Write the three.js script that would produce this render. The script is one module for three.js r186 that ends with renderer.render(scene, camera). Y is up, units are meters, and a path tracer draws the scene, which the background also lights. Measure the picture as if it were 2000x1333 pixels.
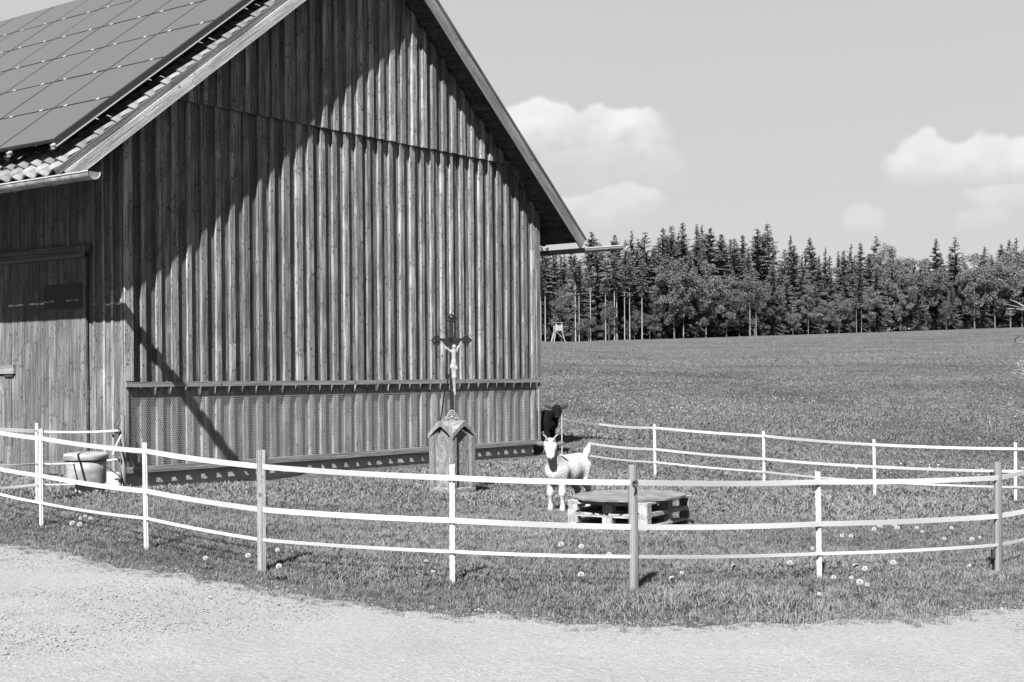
import * as THREE from 'three';
import { mergeGeometries } from 'three/addons/utils/BufferGeometryUtils.js';
import { MarchingCubes } from 'three/addons/objects/MarchingCubes.js';
import { RoundedBoxGeometry } from 'three/addons/geometries/RoundedBoxGeometry.js';

// ---------------------------------------------------------------- camera, sky, sun, exposure
const EYE = 1.55, F = 2700, CX = 1000, CY = 740, ROLL = 0.008;
const scene = new THREE.Scene();
const camera = new THREE.PerspectiveCamera(2 * Math.atan(666.5 / F) * 180 / Math.PI, 2000 / 1333, 0.1, 3000);
camera.position.set(0, EYE, 0);
camera.rotation.z = -ROLL;
camera.setViewOffset(2000, 1333, 0, 666.5 - CY, 2000, 1333);
const renderer = new THREE.WebGLRenderer({ antialias: true });
renderer.setSize(1024, 682);
renderer.toneMapping = THREE.LinearToneMapping;
const EXPOSURE = 4.5;
renderer.toneMappingExposure = EXPOSURE;
renderer.shadowMap.enabled = true;

const V3 = (x, y, z) => new THREE.Vector3(x, y, z);
// barn axes: U along the gable, N out of the gable
const TH = Math.atan2(2036, 2700), BU = V3(Math.sin(TH), 0, -Math.cos(TH)), BN = V3(Math.cos(TH), 0, Math.sin(TH));
const BARN0 = V3(-5.628, 0, -20.03), BARN_TURN = Math.PI / 2 - TH;
const SUNDIR = BN.clone().multiplyScalar(.88).addScaledVector(BU, -2.25).add(V3(0, 2.45, 0)).normalize();

function mulberry(a) { return () => { a |= 0; a = a + 0x6D2B79F5 | 0; let t = Math.imul(a ^ a >>> 15, 1 | a); t = t + Math.imul(t ^ t >>> 7, 61 | t) ^ t; return ((t ^ t >>> 14) >>> 0) / 4294967296; }; }
function hash2(x, y, s = 0) { let h = Math.imul(x | 0, 374761393) + Math.imul(y | 0, 668265263) + Math.imul(s | 0, 1274126177) | 0; h = Math.imul(h ^ h >>> 13, 1274126177); return ((h ^ h >>> 16) >>> 0) / 4294967296; }
const sm = (t) => t * t * (3 - 2 * t), clamp = (x, a = 0, b = 1) => Math.min(b, Math.max(a, x)), lerp = (a, b, t) => a + (b - a) * t, sstep = (a, b, x) => sm(clamp((x - a) / (b - a)));
function vnoise(x, y, s = 0, per = 0) {            // value noise 0..1, tiles with period per
  const xi = Math.floor(x), yi = Math.floor(y), fx = sm(x - xi), fy = sm(y - yi), m = (i) => per ? ((i % per) + per) % per : i;
  return lerp(lerp(hash2(m(xi), m(yi), s), hash2(m(xi + 1), m(yi), s), fx), lerp(hash2(m(xi), m(yi + 1), s), hash2(m(xi + 1), m(yi + 1), s), fx), fy);
}
function fbm(x, y, s, oct = 4, per = 0) { let a = .5, r = 0, n = 0; for (let i = 0; i < oct; i++) { r += a * vnoise(x, y, s + i, per); n += a; a *= .5; x *= 2; y *= 2; per *= 2; } return r / n; }

{ // sky: pale, nearly even air with a few fair-weather clouds
  const W = 4096, H = 2048, d = new Float32Array(W * H * 4);
  const dirOf = (px, py) => { const x = (px - CX) / F, y = (CY - py) / F; return [Math.atan2(x, 1), Math.atan2(y, Math.hypot(x, 1))]; };
  // [centre px, centre py, half width, height above base, depth below base, brightness, seed]
  const clouds = [[1135, 238, 186, 44, 52, 1, 3], [1195, 392, 120, 38, 36, .58, 11], [1205, 300, 150, 20, 50, .22, 15], [1885, 318, 160, 66, 42, .9, 23], [1975, 385, 90, 26, 24, .35, 31], [1690, 428, 46, 26, 22, .28, 37], [1925, 430, 52, 18, 16, .25, 41]].map(([x, y, w, h, l, b, s]) => { const [az, el] = dirOf(x, y); return { az, el, w: w / F, h: h / F, l: l / F, b, s }; });
  const rng = mulberry(77);
  for (let i = 0; i < 46; i++) { // the same kind of clouds all round, outside the frame
    const az = rng() * 6.283 - 3.1416, el = .06 + Math.pow(rng(), 1.4) * .8; if (Math.abs(az) < .46 && el < .34) continue;
    clouds.push({ az, el, w: .04 + rng() * .12, h: .015 + rng() * .03, l: .015 + rng() * .02, b: .4 + rng() * .6, s: 100 + i });
  }
  for (let r = 0; r < H; r++) {
    const el = ((r + .5) / H - .5) * Math.PI, e = Math.max(0, el);
    let base = lerp(.70, .27, Math.pow(Math.min(1, e / 1.4), .95)); if (el < 0) base = lerp(.68, .25, Math.min(1, -el / .25));
    for (let c = 0; c < W; c++) {
      const az = ((c + .5) / W - .5) * 2 * Math.PI;   // 0 = straight ahead (-z)
      let v = base;
      if (el > -.02) {
        v *= 1 + .03 * (fbm(az * 5 + 40, el * 14, 7, 4) - .5);
        for (const k of clouds) {
          let dx = az - k.az; if (dx > Math.PI) dx -= 2 * Math.PI; if (dx < -Math.PI) dx += 2 * Math.PI; dx *= Math.cos(el);
          const nx = dx / k.w; if (Math.abs(nx) > 1.5) continue;
          const dy = el - k.el; if (dy > k.h * 1.6 || dy < -k.l * 1.8) continue;
          const env = Math.max(0, 1 - nx * nx), big = fbm(az * 34 + k.s * 3.1, el * 20 + k.s * 1.7, k.s, 3), fine = fbm(az * 95 + k.s, el * 110, k.s + 5, 5), lump = fbm(az * 48 + 9, el * 60 + k.s, k.s + 9, 4);
          const top = k.h * Math.pow(env, .5) * (.05 + 1.55 * big) + (fine - .5) * k.h * .5;
          const upper = sstep(0, k.h * .16, top - dy), lower = sstep(-k.l * 1.5, k.l * .25, dy + (lump - .5) * k.l * 1.1), side = sstep(0, .55, env + (lump - .5) * .3);
          const a = upper * lower * side * k.b * (.45 + .85 * lump);
          v = lerp(v, .93, clamp(a) * .95);
        }
      }
      const i = (r * W + c) * 4; d[i] = d[i + 1] = d[i + 2] = v / EXPOSURE; d[i + 3] = 1;
    }
  }
  const sky = new THREE.DataTexture(d, W, H, THREE.RGBAFormat, THREE.FloatType);
  sky.mapping = THREE.EquirectangularReflectionMapping; sky.magFilter = sky.minFilter = THREE.LinearFilter; sky.wrapS = THREE.RepeatWrapping; sky.needsUpdate = true;
  scene.background = sky; scene.environment = sky;
  scene.backgroundRotation.set(0, Math.PI / 2, 0); scene.environmentRotation.set(0, Math.PI / 2, 0);
}
const sun = new THREE.DirectionalLight(0xffffff, 5);
sun.name = 'sun'; sun.position.copy(SUNDIR).multiplyScalar(80).add(V3(0, 0, -18)); sun.target.position.set(0, 0, -18);
sun.castShadow = true; sun.shadow.mapSize.set(4096, 4096);
Object.assign(sun.shadow.camera, { left: -45, right: 45, top: 45, bottom: -45, near: 1, far: 220 });
scene.add(sun, sun.target);

// ---------------------------------------------------------------- helpers
const used = {};
function nm(n) { const k = used[n] = (used[n] ?? -1) + 1; return k ? n + '_' + String(k).padStart(3, '0') : n; }
function flags(o) { o.traverse((m) => { if (m.isMesh) m.castShadow = m.receiveShadow = true; }); return o; }
function tag(o, label, category, group) { o.userData.label = label; if (category) o.userData.category = category; if (group) o.userData.group = group; return o; }
function thing(name, label, category, pos = [0, 0, 0], turn = 0, group) { const o = new THREE.Group(); o.name = nm(name); o.position.set(...pos); o.rotation.y = turn; tag(o, label, category, group); scene.add(o); return o; }
function part(name, geo, mat, parent) { const m = new THREE.Mesh(geo, mat); m.name = name; m.castShadow = m.receiveShadow = true; parent.add(m); return m; }
function structure(name, geo, mat) { const m = part(nm(name), geo, mat, scene); m.userData.kind = 'structure'; return m; }
function stuff(o, name, parent = scene) { o.name = parent === scene ? nm(name) : name; o.userData.kind = 'stuff'; o.castShadow = o.receiveShadow = true; parent.add(o); return o; }
const grey = (v) => new THREE.Color().setRGB(v, v, v);
function mat(v, rough = .9, o = {}) { return new THREE.MeshStandardMaterial({ color: grey(v), roughness: rough, metalness: 0, side: THREE.DoubleSide, ...o }); }
function tex(n, m, f, srgb = true) {  // f gives a linear value 0..1 (colour) or a height
  const d = new Uint8Array(n * m * 4);
  for (let y = 0; y < m; y++) for (let x = 0; x < n; x++) { let v = clamp(f(x / n, y / m, x, y)); if (srgb) v = v <= .0031308 ? v * 12.92 : 1.055 * Math.pow(v, 1 / 2.4) - .055; const i = (y * n + x) * 4; d[i] = d[i + 1] = d[i + 2] = Math.round(v * 255); d[i + 3] = 255; }
  const t = new THREE.DataTexture(d, n, m); t.wrapS = t.wrapT = THREE.RepeatWrapping; t.magFilter = THREE.LinearFilter; t.minFilter = THREE.LinearMipmapLinearFilter; t.generateMipmaps = true; if (srgb) t.colorSpace = THREE.SRGBColorSpace; t.needsUpdate = true; return t;
}
// a picture pixel's ray and points on it: used to work out where things stand
function ray(px, py) { const x = (px - CX) / F, y = (CY - py) / F, c = Math.cos(ROLL), s = Math.sin(ROLL); return V3(x * c + y * s, -x * s + y * c, -1); }
const at = (px, py, depth) => ray(px, py).multiplyScalar(depth).add(V3(0, EYE, 0));
const softplus = (x) => x > 20 ? x : Math.log(1 + Math.exp(x));
function G(x, z) { // ground height
  const D = -z, tilt = -.035 * Math.max(0, Math.min(x, 14) + 4), s = Math.max(.028, .035 + .00005 * x);
  const bd = (x - BARN0.x) * BN.x + (z - BARN0.z) * BN.z, bu = (x - BARN0.x) * BU.x + (z - BARN0.z) * BU.z, dip = -(.055 + .13 * Math.exp(-(((bu - 2) / 1.7) ** 2))) * (1 - sstep(.3, 2.2, bd)) * sstep(-1.5, .2, bu) * (1 - sstep(10, 12, bu)) * (bd > -.6 ? 1 : 0);
  const far = D > 0 ? s * 6 * softplus((Math.min(D, 430) - 26) / 6) : 0;
  return tilt + far + dip;
}
function onGround(px, py) { const r = ray(px, py); let p; for (let k = 4; k < 500; k += k < 40 ? .01 : .2) { p = r.clone().multiplyScalar(k); p.y += EYE; if (p.y < G(p.x, p.z)) break; } p.y = G(p.x, p.z); return p; }
// box with uv in metres, top edge may slope
function prism(x0, x1, y0, yl, yr, z0, z1, uo = 0, vo = 0) {
  const p = [], uv = [], q = (a, b, c, d, ua, ub, va, vb, vc, vd) => { for (const [v, s, t] of [[a, ua, va], [b, ub, vb], [c, ub, vc], [a, ua, va], [c, ub, vc], [d, ua, vd]]) { p.push(...v); uv.push(s + uo, t + vo); } };
  const A = [x0, y0, z1], B = [x1, y0, z1], C = [x1, yr, z1], D = [x0, yl, z1], a = [x0, y0, z0], b = [x1, y0, z0], c = [x1, yr, z0], d = [x0, yl, z0], dz = z1 - z0;
  q(A, B, C, D, x0, x1, y0, y0, yr, yl); q(b, a, d, c, x1, x0, y0, y0, yl, yr); q(B, b, c, C, x1, x1 + dz, y0, y0, yr, yr); q(a, A, D, d, x0 - dz, x0, y0, y0, yl, yl);
  q(D, C, c, d, x0, x1, yl, yr, yr + dz, yl + dz); q(a, b, B, A, x0, x1, y0 - dz, y0 - dz, y0, y0);
  const g = new THREE.BufferGeometry(); g.setAttribute('position', new THREE.Float32BufferAttribute(p, 3)); g.setAttribute('uv', new THREE.Float32BufferAttribute(uv, 2)); g.computeVertexNormals(); return g;
}
const swapUV = (g) => { const a = g.attributes.uv; for (let i = 0; i < a.count; i++) { const u = a.getX(i); a.setXY(i, a.getY(i), u); } return g; }; // grain along x
const hbox = (...a) => swapUV(box(...a));
const box = (x0, x1, y0, y1, z0, z1, uo, vo) => prism(x0, x1, y0, y1, y1, z0, z1, uo, vo);
// a bar from p to q with cross-section w (sideways) x h
function bar(p, q, w, h, up = V3(0, 1, 0), uo = 0) {
  const d = q.clone().sub(p), L = d.length(), x = d.normalize(), z = x.clone().cross(up).normalize(), y = z.clone().cross(x);
  const g = hbox(-L / 2, L / 2, -h / 2, h / 2, -w / 2, w / 2, uo, uo * .37); g.applyMatrix4(new THREE.Matrix4().makeBasis(x, y, z).setPosition(p.clone().add(q).multiplyScalar(.5))); return g;
}
function tube(pts, r0, r1 = r0, n = 6, closed = false) { // tapered tube through points
  const P = [], I = [], cols = pts.length; let up = V3(.13, .2, 1).normalize();
  for (let i = 0; i < cols; i++) {
    const t = (pts[Math.min(cols - 1, i + 1)].clone().sub(pts[Math.max(0, i - 1)])).normalize(), a = t.clone().cross(up).normalize(), b = a.clone().cross(t), r = lerp(r0, r1, i / (cols - 1));
    for (let k = 0; k < n; k++) { const w = k / n * 2 * Math.PI, v = pts[i].clone().addScaledVector(a, Math.cos(w) * r).addScaledVector(b, Math.sin(w) * r); P.push(v.x, v.y, v.z); }
  }
  for (let i = 0; i < cols - 1; i++) for (let k = 0; k < n; k++) { const a = i * n + k, b = i * n + (k + 1) % n; I.push(a, b, a + n, b, b + n, a + n); }
  for (const [s, f] of [[0, 1], [(cols - 1) * n, 0]]) for (let k = 1; k < n - 1; k++) f ? I.push(s, s + k + 1, s + k) : I.push(s, s + k, s + k + 1);
  const g = new THREE.BufferGeometry(); g.setAttribute('position', new THREE.Float32BufferAttribute(P, 3)); g.setIndex(I); g.computeVertexNormals();
  const uv = new Float32Array(P.length / 3 * 2); for (let i = 0; i < cols; i++) for (let k = 0; k < n; k++) { uv[(i * n + k) * 2] = k / n * 2 * Math.PI * r0; uv[(i * n + k) * 2 + 1] = i * .3; }
  g.setAttribute('uv', new THREE.BufferAttribute(uv, 2)); return g;
}
const merge = (list) => mergeGeometries(list.map((g) => { const h = g.index ? g.toNonIndexed() : g.clone(); for (const k of Object.keys(h.attributes)) if (!['position', 'normal', 'uv'].includes(k)) h.deleteAttribute(k); return h; }));
const moved = (g, x, y, z) => g.clone().translate(x, y, z);

// ---------------------------------------------------------------- materials
function woodTex(seed, lo, hi, knots, W = 1024, H = 1024) { // 1 m x 3 m of sawn boards, grain upright
  const r = mulberry(seed), K = []; for (let i = 0; i < knots; i++) K.push([r(), r(), .007 + r() * .014, r() * .7 + .3]);
  const t = [], b = [];
  const f = (u, v) => {
    let warp = (vnoise(u * 10, v * 4, seed, 0) - .5) * .02, kn = 0;
    for (const [ku, kv, kr, ks] of K) { let dx = u - ku, dy = (v - kv) * 3; dx -= Math.round(dx); dy -= Math.round(dy / 3) * 3; const d = Math.hypot(dx, dy * .75); if (d < kr * 6) { warp += dx * .6 * Math.exp(-d * d / (kr * kr * 5)); kn = Math.max(kn, ks * (1 - sstep(kr * .55, kr * 1.15, d))); } }
    const x = u + warp, gr = fbm(x * 170, v * 7, seed + 1, 3, 0), broad = fbm(x * 34, v * 3, seed + 2, 3), blot = fbm(u * 9, v * 9, seed + 3, 4), fine = vnoise(u * 900, v * 160, seed + 4);
    let a = .34 * gr + .3 * broad + .22 * blot + .14 * fine; a = sstep(.3, .72, a);
    const crack = sstep(.80, .86, fbm(x * 95, v * 2.4, seed + 8, 2)) * .5;
    return [lerp(lo, hi, a) * (1 - .85 * kn) * (1 - crack), a * .6 + .2 - kn * .3 - crack * .4];
  };
  const d = new Float32Array(W * H * 2); for (let y = 0; y < H; y++) for (let x = 0; x < W; x++) { const [c, h] = f(x / W, y / H); d[(y * W + x) * 2] = c; d[(y * W + x) * 2 + 1] = h; }
  const map = tex(W, H, (u, v, x, y) => d[(y * W + x) * 2]), bump = tex(W, H, (u, v, x, y) => d[(y * W + x) * 2 + 1], false);
  map.repeat.set(1, 1 / 3); bump.repeat.set(1, 1 / 3); return { map, bump };
}
const wood = woodTex(11, .018, .145, 260), wood2 = woodTex(29, .10, .27, 45, 512, 512);
const woodMat = (k, T = wood, b = .008) => mat(k, .92, { map: T.map, bumpMap: T.bump, bumpScale: b });
const M = {
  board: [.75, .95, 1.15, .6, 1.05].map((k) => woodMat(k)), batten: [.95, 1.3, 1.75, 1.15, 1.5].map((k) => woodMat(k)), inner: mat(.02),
  sideBoard: [.55, .72, .86, .64].map((k) => woodMat(k)), fascia: woodMat(1.05, wood2), rail: woodMat(.5, wood2), paleWood: woodMat(.85, wood2), darkWood: woodMat(.6, wood), post: woodMat(.42, wood2),
  white: mat(.2, .6), tape: new THREE.MeshPhysicalMaterial({ color: grey(.3), roughness: 1, transmission: .4, thickness: 0, side: THREE.DoubleSide }), black: mat(.012, .5), iron: new THREE.MeshPhysicalMaterial({ color: grey(.004), roughness: .7, specularIntensity: .35, side: THREE.DoubleSide }), wire: mat(.3, .5),
};
const noiseTex = tex(512, 512, (u, v) => { const a = fbm(u * 8, v * 8, 51, 6, 8); return lerp(.5, 1, sstep(.25, .75, a)); });
const noiseBump = tex(512, 512, (u, v) => fbm(u * 16, v * 16, 61, 6, 16), false);
const speck = tex(512, 512, (u, v, x, y) => lerp(.55, 1, .55 * fbm(u * 12, v * 12, 71, 5, 12) + .45 * hash2(x >> 1, y >> 1, 5)));
M.concrete = mat(.26, .95, { map: speck, bumpMap: noiseBump, bumpScale: .01 });
M.stone = mat(.12, .95, { map: noiseTex, bumpMap: noiseBump, bumpScale: .012 });
M.roofTile = [.09, .11, .13, .08].map((k) => mat(k, .9, { map: noiseTex, bumpMap: noiseBump, bumpScale: .006 }));
M.zinc = mat(.27, .5, { map: noiseTex, metalness: .2 });
M.panel = mat(.036, .36); M.frame = mat(.006, .6); M.alu = mat(.22, .45, { metalness: .2 });

// ---------------------------------------------------------------- ground, road
const roadEdge = [[-40, 34], [-16, 23.4], [-9, 16.9], [-4.91, 13.21], [-2.98, 11.44], [-1.55, 10.35], [-.37, 9.76], [.7, 9.58], [2.2, 9.95], [3.98, 10.79], [7, 12.4], [14, 16.5], [40, 30]];
function roadD(x) { // depth of the gravel's far edge
  let i = 0; while (i < roadEdge.length - 2 && x > roadEdge[i + 1][0]) i++;
  const [a, b] = [roadEdge[i], roadEdge[i + 1]], t = clamp((x - a[0]) / (b[0] - a[0]));
  return lerp(a[1], b[1], t) + (fbm(x * 1.1, 3.3, 9, 4) - .5) * .6 + (fbm(x * 6, 8.3, 19, 3) - .5) * .45;
}
function grid(xs, ds, h, uvk = 1) {
  const P = [], U = [], I = [], n = xs.length;
  for (const d of ds) for (const x of xs) { P.push(x, h(x, -d), -d); U.push(x * uvk, d * uvk); }
  for (let j = 0; j < ds.length - 1; j++) for (let i = 0; i < n - 1; i++) { const a = j * n + i; I.push(a, a + 1, a + n, a + 1, a + n + 1, a + n); }
  const g = new THREE.BufferGeometry(); g.setAttribute('position', new THREE.Float32BufferAttribute(P, 3)); g.setAttribute('uv', new THREE.Float32BufferAttribute(U, 2)); g.setIndex(I); g.computeVertexNormals(); return g;
}
function spaced(...segs) { const o = []; for (const [a, b, s] of segs) for (let x = a; x < b - 1e-6; x += s) o.push(x); o.push(segs[segs.length - 1][1]); return o; }
const soilTex = tex(1024, 1024, (u, v, x, y) => { const a = fbm(u * 24, v * 24, 81, 5, 24), b = hash2(x >> 1, y >> 1, 3), c = fbm(u * 5, v * 5, 83, 4, 5); return clamp(.027 + .03 * (a - .5) * 2 + .03 * (b - .5) + .03 * (c - .5)); });
soilTex.repeat.set(1 / 4, 1 / 4);
const soilBump = tex(512, 512, (u, v, x, y) => .6 * fbm(u * 40, v * 40, 91, 4, 40) + .4 * hash2(x, y, 8), false); soilBump.repeat.set(1 / 2, 1 / 2);
const meadow = new THREE.MeshStandardMaterial({ color: grey(1), map: soilTex, roughness: 1, bumpMap: soilBump, bumpScale: .05 });
structure('field', grid(spaced([-700, -60, 40], [-60, -24, 4], [-24, 24, .8], [24, 80, 4], [80, 700, 31]), spaced([-60, 6, 6], [6, 36, .6], [36, 80, 2], [80, 460, 10], [460, 1200, 74]),
  (x, z) => { const d = -z, r = roadD(x), und = (fbm(x * .35, d * .35, 13, 3) - .5) * .05; return G(x, z) + (d < r - .25 ? -.05 : d > r + .3 ? und * sstep(0, 1.5, d - r) : 0); }), meadow);
const gravelTex = tex(2048, 2048, (u, v, x, y) => {
  const a = fbm(u * 7, v * 7, 101, 5, 7), b = hash2(x, y, 4), c = hash2(x >> 1, y >> 1, 6), e = fbm(u * 190, v * 190, 103, 2, 190), st = hash2(Math.floor(u * 330), Math.floor(v * 330), 12);
  let k = .122 + .03 * (a - .5) + .02 * (b - .5) + .04 * (c - .5) + .05 * (e - .5); if (st > .99) k *= .6; return clamp(k, .03, 1);
});
gravelTex.repeat.set(1 / 4, 1 / 4);
const gravelBump = tex(2048, 2048, (u, v, x, y) => .5 * fbm(u * 170, v * 170, 103, 3, 170) + .2 * hash2(x >> 1, y >> 1, 6) + .3 * fbm(u * 14, v * 14, 105, 4, 14), false); gravelBump.repeat.set(1 / 4, 1 / 4);
const gravelMat = new THREE.MeshStandardMaterial({ color: grey(1), map: gravelTex, roughness: 1, bumpMap: gravelBump, bumpScale: .02 });
{
  const xs = spaced([-40, -12, 1], [-12, 12, .1], [12, 40, 1]), rows = 44, P = [], U = [], I = [], n = xs.length;
  for (let j = 0; j <= rows; j++) for (const x of xs) { const t = Math.pow(j / rows, 1.5), r = roadD(x), d = lerp(r, -14, t), rut = (fbm(x * .5 + 9, d * .6, 33, 4) - .5) * .07 * sstep(0, 1, r - d); P.push(x, G(x, -d) + .006 + rut - (j === 0 ? .02 : 0), -d); U.push(x, d); }
  for (let j = 0; j < rows; j++) for (let i = 0; i < n - 1; i++) { const a = j * n + i; I.push(a, a + n, a + 1, a + 1, a + n, a + n + 1); }
  const g = new THREE.BufferGeometry(); g.setAttribute('position', new THREE.Float32BufferAttribute(P, 3)); g.setAttribute('uv', new THREE.Float32BufferAttribute(U, 2)); g.setIndex(I); g.computeVertexNormals();
  structure('gravel_road', g, gravelMat);
}

// ---------------------------------------------------------------- barn
const barn = thing('barn', 'large weathered board-and-batten barn with solar panels on its steep roof', 'barn', BARN0.toArray(), BARN_TURN);
{
  const R = mulberry(5), W = 10.2, LEN = 23;
  const slab = .16, roofL = (u) => 5.547 + .7673 * u, roofR = (u) => 13.713 - .8332 * u, roofTop = (u) => Math.min(roofL(u), roofR(u)), wallTop = (u) => roofTop(u) - slab - .1;
  const sub = (name, parent = barn) => { const g = new THREE.Group(); g.name = name; parent.add(g); return g; };
  const pick = (a) => a[Math.floor(R() * a.length)];
  const gable = sub('gable_wall');
  // inner lining of the gable, with the eaves' slope
  const lining = new THREE.Shape([[.02, .3], [W - .02, .3], [W - .02, wallTop(W)], [5.1, wallTop(5.1)], [.02, wallTop(.02)]].map(([x, y]) => new THREE.Vector2(x, y)));
  part('lining', new THREE.ExtrudeGeometry(lining, { depth: .08, bevelEnabled: false }).translate(0, 0, -.19), M.inner, gable);
  const LEDGE = 5.79, RAIL = 1.47, per = .2855;
  function run(y0, top, zb, zf, face, n0, n1, bn = 'board', tn = 'batten') {
    for (let k = n0; k < n1; k++) {
      const x0 = k * per, w = R() < .1 ? .13 + R() * .03 : .08 + R() * .045, j = (R() - .5) * .02, a = Math.max(0, x0 + w - .03), b = Math.min(W, x0 + per + .03), e = (R() - .5) * .006;
      if (b - a > .03) part(bn, prism(a, b, y0(a), top(a), top(b), zb + e, zf + e, R() * 7, R() * 9), pick(M.board), gable);
      const xa = Math.max(0, x0 + j), xb = Math.min(W, x0 + j + w);
      if (xb - xa > .03) part(tn, prism(xa, xb, y0(xa) - (face.drop || 0), top(xa), top(xb), zf - .004, zf + face.t + (R() - .5) * .018, R() * 7, R() * 9), pick(M.batten), gable).rotation.z = (R() - .5) * .0016;
    }
  }
  const n = 36;
  run(() => RAIL + .032, (u) => Math.min(LEDGE + .06, wallTop(u)), -.05, 0, { t: .047, drop: .1 }, 0, n);
  run(() => .235, () => RAIL + .03, -.06, -.02, { t: .045 }, 0, n);
  run(() => LEDGE, (u) => wallTop(u), .02, .06, { t: .047 }, 1, 34);
  // corner boards
  part('corner_board', box(-.03, .12, 1.56, wallTop(0), .05, .075, 2.2, 1), M.batten[2], gable); part('corner_board', box(W - .1, W + .03, 1.56, wallTop(W), .05, .075, 3.1, 5), M.batten[0], gable);
  part('rail', hbox(-.02, W + .06, RAIL, RAIL + .075, .05, .088, 1.4, .2), M.rail, gable);
  part('base_trim', hbox(-.02, W + .03, .215, .308, .03, .065, .3, .8), M.rail, gable);
  part('mesh_frame', box(-.02, .035, .31, RAIL, .03, .06, .3, .8), M.rail, gable); part('mesh_frame', box(W - .02, W + .03, .31, RAIL, .03, .06, .7, .8), M.rail, gable);
  { // chicken wire, 5 cm cells
    const P = [], cw = .037, ch = .032, r = .0017, seg = (x0, y0, x1, y1) => { const L = Math.hypot(x1 - x0, y1 - y0), nx = -(y1 - y0) / L * r, ny = (x1 - x0) / L * r, z = .034, e = r; const a = [x0 + nx, y0 + ny, z], b = [x1 + nx, y1 + ny, z], c = [x1 - nx, y1 - ny, z], d = [x0 - nx, y0 - ny, z]; P.push(...a, ...d, ...c, ...a, ...c, ...b); };
    for (let j = 0; j < 38; j++) for (let i = 0; i < 277; i++) {
      const y = .285 + j * ch, x = i * cw + (j % 2) * cw / 2; if (x > W - .03) continue;
      seg(x, y, x, y + ch * .55); seg(x, y + ch * .55, x + cw / 2, y + ch); seg(x, y + ch * .55, x - cw / 2, y + ch);
    }
    const g = new THREE.BufferGeometry(); g.setAttribute('position', new THREE.Float32BufferAttribute(P, 3)); g.setAttribute('uv', new THREE.Float32BufferAttribute(new Float32Array(P.length / 3 * 2), 2)); g.computeVertexNormals();
    const m = part('wire_mesh', g, M.wire, gable); m.userData.kind = 'stuff';
  }
  part('foundation', box(-.06, W - .06, -.6, .235, -.5, -.062, .3, .2), M.concrete, barn);
  part('side_foundation', box(-.03, .3, -.6, .1, -LEN, -.5, .3, .2), M.concrete, barn);
  // left wall with its sliding door
  const side = sub('side_wall'), turnL = (g) => g.applyMatrix4(new THREE.Matrix4().makeRotationY(-Math.PI / 2)); // prism x -> along -o ... local z -> -u
  // in the turned frame: x = o (towards the gable is +), z = outwards (-u)
  for (let x = 0, k = 0; k < 34; k++) {
    const w = .17 + R() * .07, x1 = x - w, e = (R() - .5) * .008;
    part('board', turnL(box(x1 + .003, x - .003, .1, 4.95, -.03 + e, .012 + e, R() * 7, R() * 9)), pick(M.sideBoard), side);
    if (k % 1 === 0 && k < 4) part('batten', turnL(box(x - .03, x + .02, .1, 4.95, .008, .03, R() * 7, R() * 9)), pick(M.batten), side);
    x = x1;
  }
  part('wall_panel', turnL(box(-LEN, -6.6, .1, 4.95, -.03, .012)), M.sideBoard[1], side);
  part('lining', turnL(box(-LEN, -.1, .05, 4.95, -.12, -.04)), M.inner, side);
  const door = sub('sliding_door');
  for (let x = -.78, k = 0; k < 26; k++) {
    const w = .15 + R() * .08, x1 = x - w, e = (R() - .5) * .006, gap = (k === 9 || k === 19) ? .02 : .002;
    part('plank', turnL(box(x1 + gap, x - .002, .16, 3.44, .04, .075 + e, R() * 7, R() * 9)), pick(M.sideBoard), door); x = x1;
  }
  part('track_board', turnL(hbox(-9, -.72, 3.46, 3.58, .03, .13, .4, .4)), M.darkWood, door);
  part('dark_hatch', turnL(box(-1.8, -.86, 2.66, 3.02, .07, .092, .4, .4)), mat(.012, .9), door);
  part('track_rail', turnL(box(-9, -.74, 3.40, 3.455, .09, .12)), M.black, door);
  part('bolt', turnL(hbox(-3.25, -2.58, 1.69, 1.83, .078, .115, .4, .4)), M.rail, door); part('bolt_plate', turnL(box(-2.86, -2.62, 1.64, 1.685, .078, .1)), M.black, door);
  // far walls close the barn
  part('right_wall', box(W - .1, W - .002, -.3, 5.0, -LEN, -.2), M.board[0], barn); part('rear_wall', box(0, W, -.2, 4.9, -LEN - .1, -LEN), M.board[1], barn);

  // roof
  const roof = sub('roof'), OV = .55;
  const aL = Math.atan(.7673), aR = Math.atan(.8332), RU = 5.103, RV = roofL(RU);
  const EL = -1.5, ER = 11.14;  // eave u
  // turned frames: x runs down-slope -> up-slope, y out of the roof, z along the ridge (o)
  const mL = new THREE.Matrix4().makeRotationZ(aL).setPosition(EL, roofL(EL), 0), lenL = (RU - EL) / Math.cos(aL);
  const mR = new THREE.Matrix4().makeRotationZ(-aR).setPosition(RU, RV, 0), lenR = (ER - RU) / Math.cos(aR);
  part('roof_deck', box(.03, lenL - .06, -.12, -.07, -LEN, OV - .02, .1, .3).applyMatrix4(mL), M.darkWood, roof);
  part('roof_deck', box(.06, lenR - .02, -.12, -.07, -LEN, OV - .02, .2, .5).applyMatrix4(mR), M.darkWood, roof);
  for (let k = 0; k < 22; k++) { const o = -.3 - k * .95; part('rafter', hbox(lenR - 2.2, lenR - .12, -.26, -.122, o - .05, o + .05, k, k * .3).applyMatrix4(mR), M.darkWood, roof); part('rafter', hbox(.12, 2.5, -.26, -.122, o - .05, o + .05, k, k * .7).applyMatrix4(mL), M.darkWood, roof); }
  for (const s of [.25, lenL * .5, lenL - .4]) part('purlin', box(s, s + .14, -.27, -.122, -.3, OV - .05, s, 1).applyMatrix4(mL), M.darkWood, roof);
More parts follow.
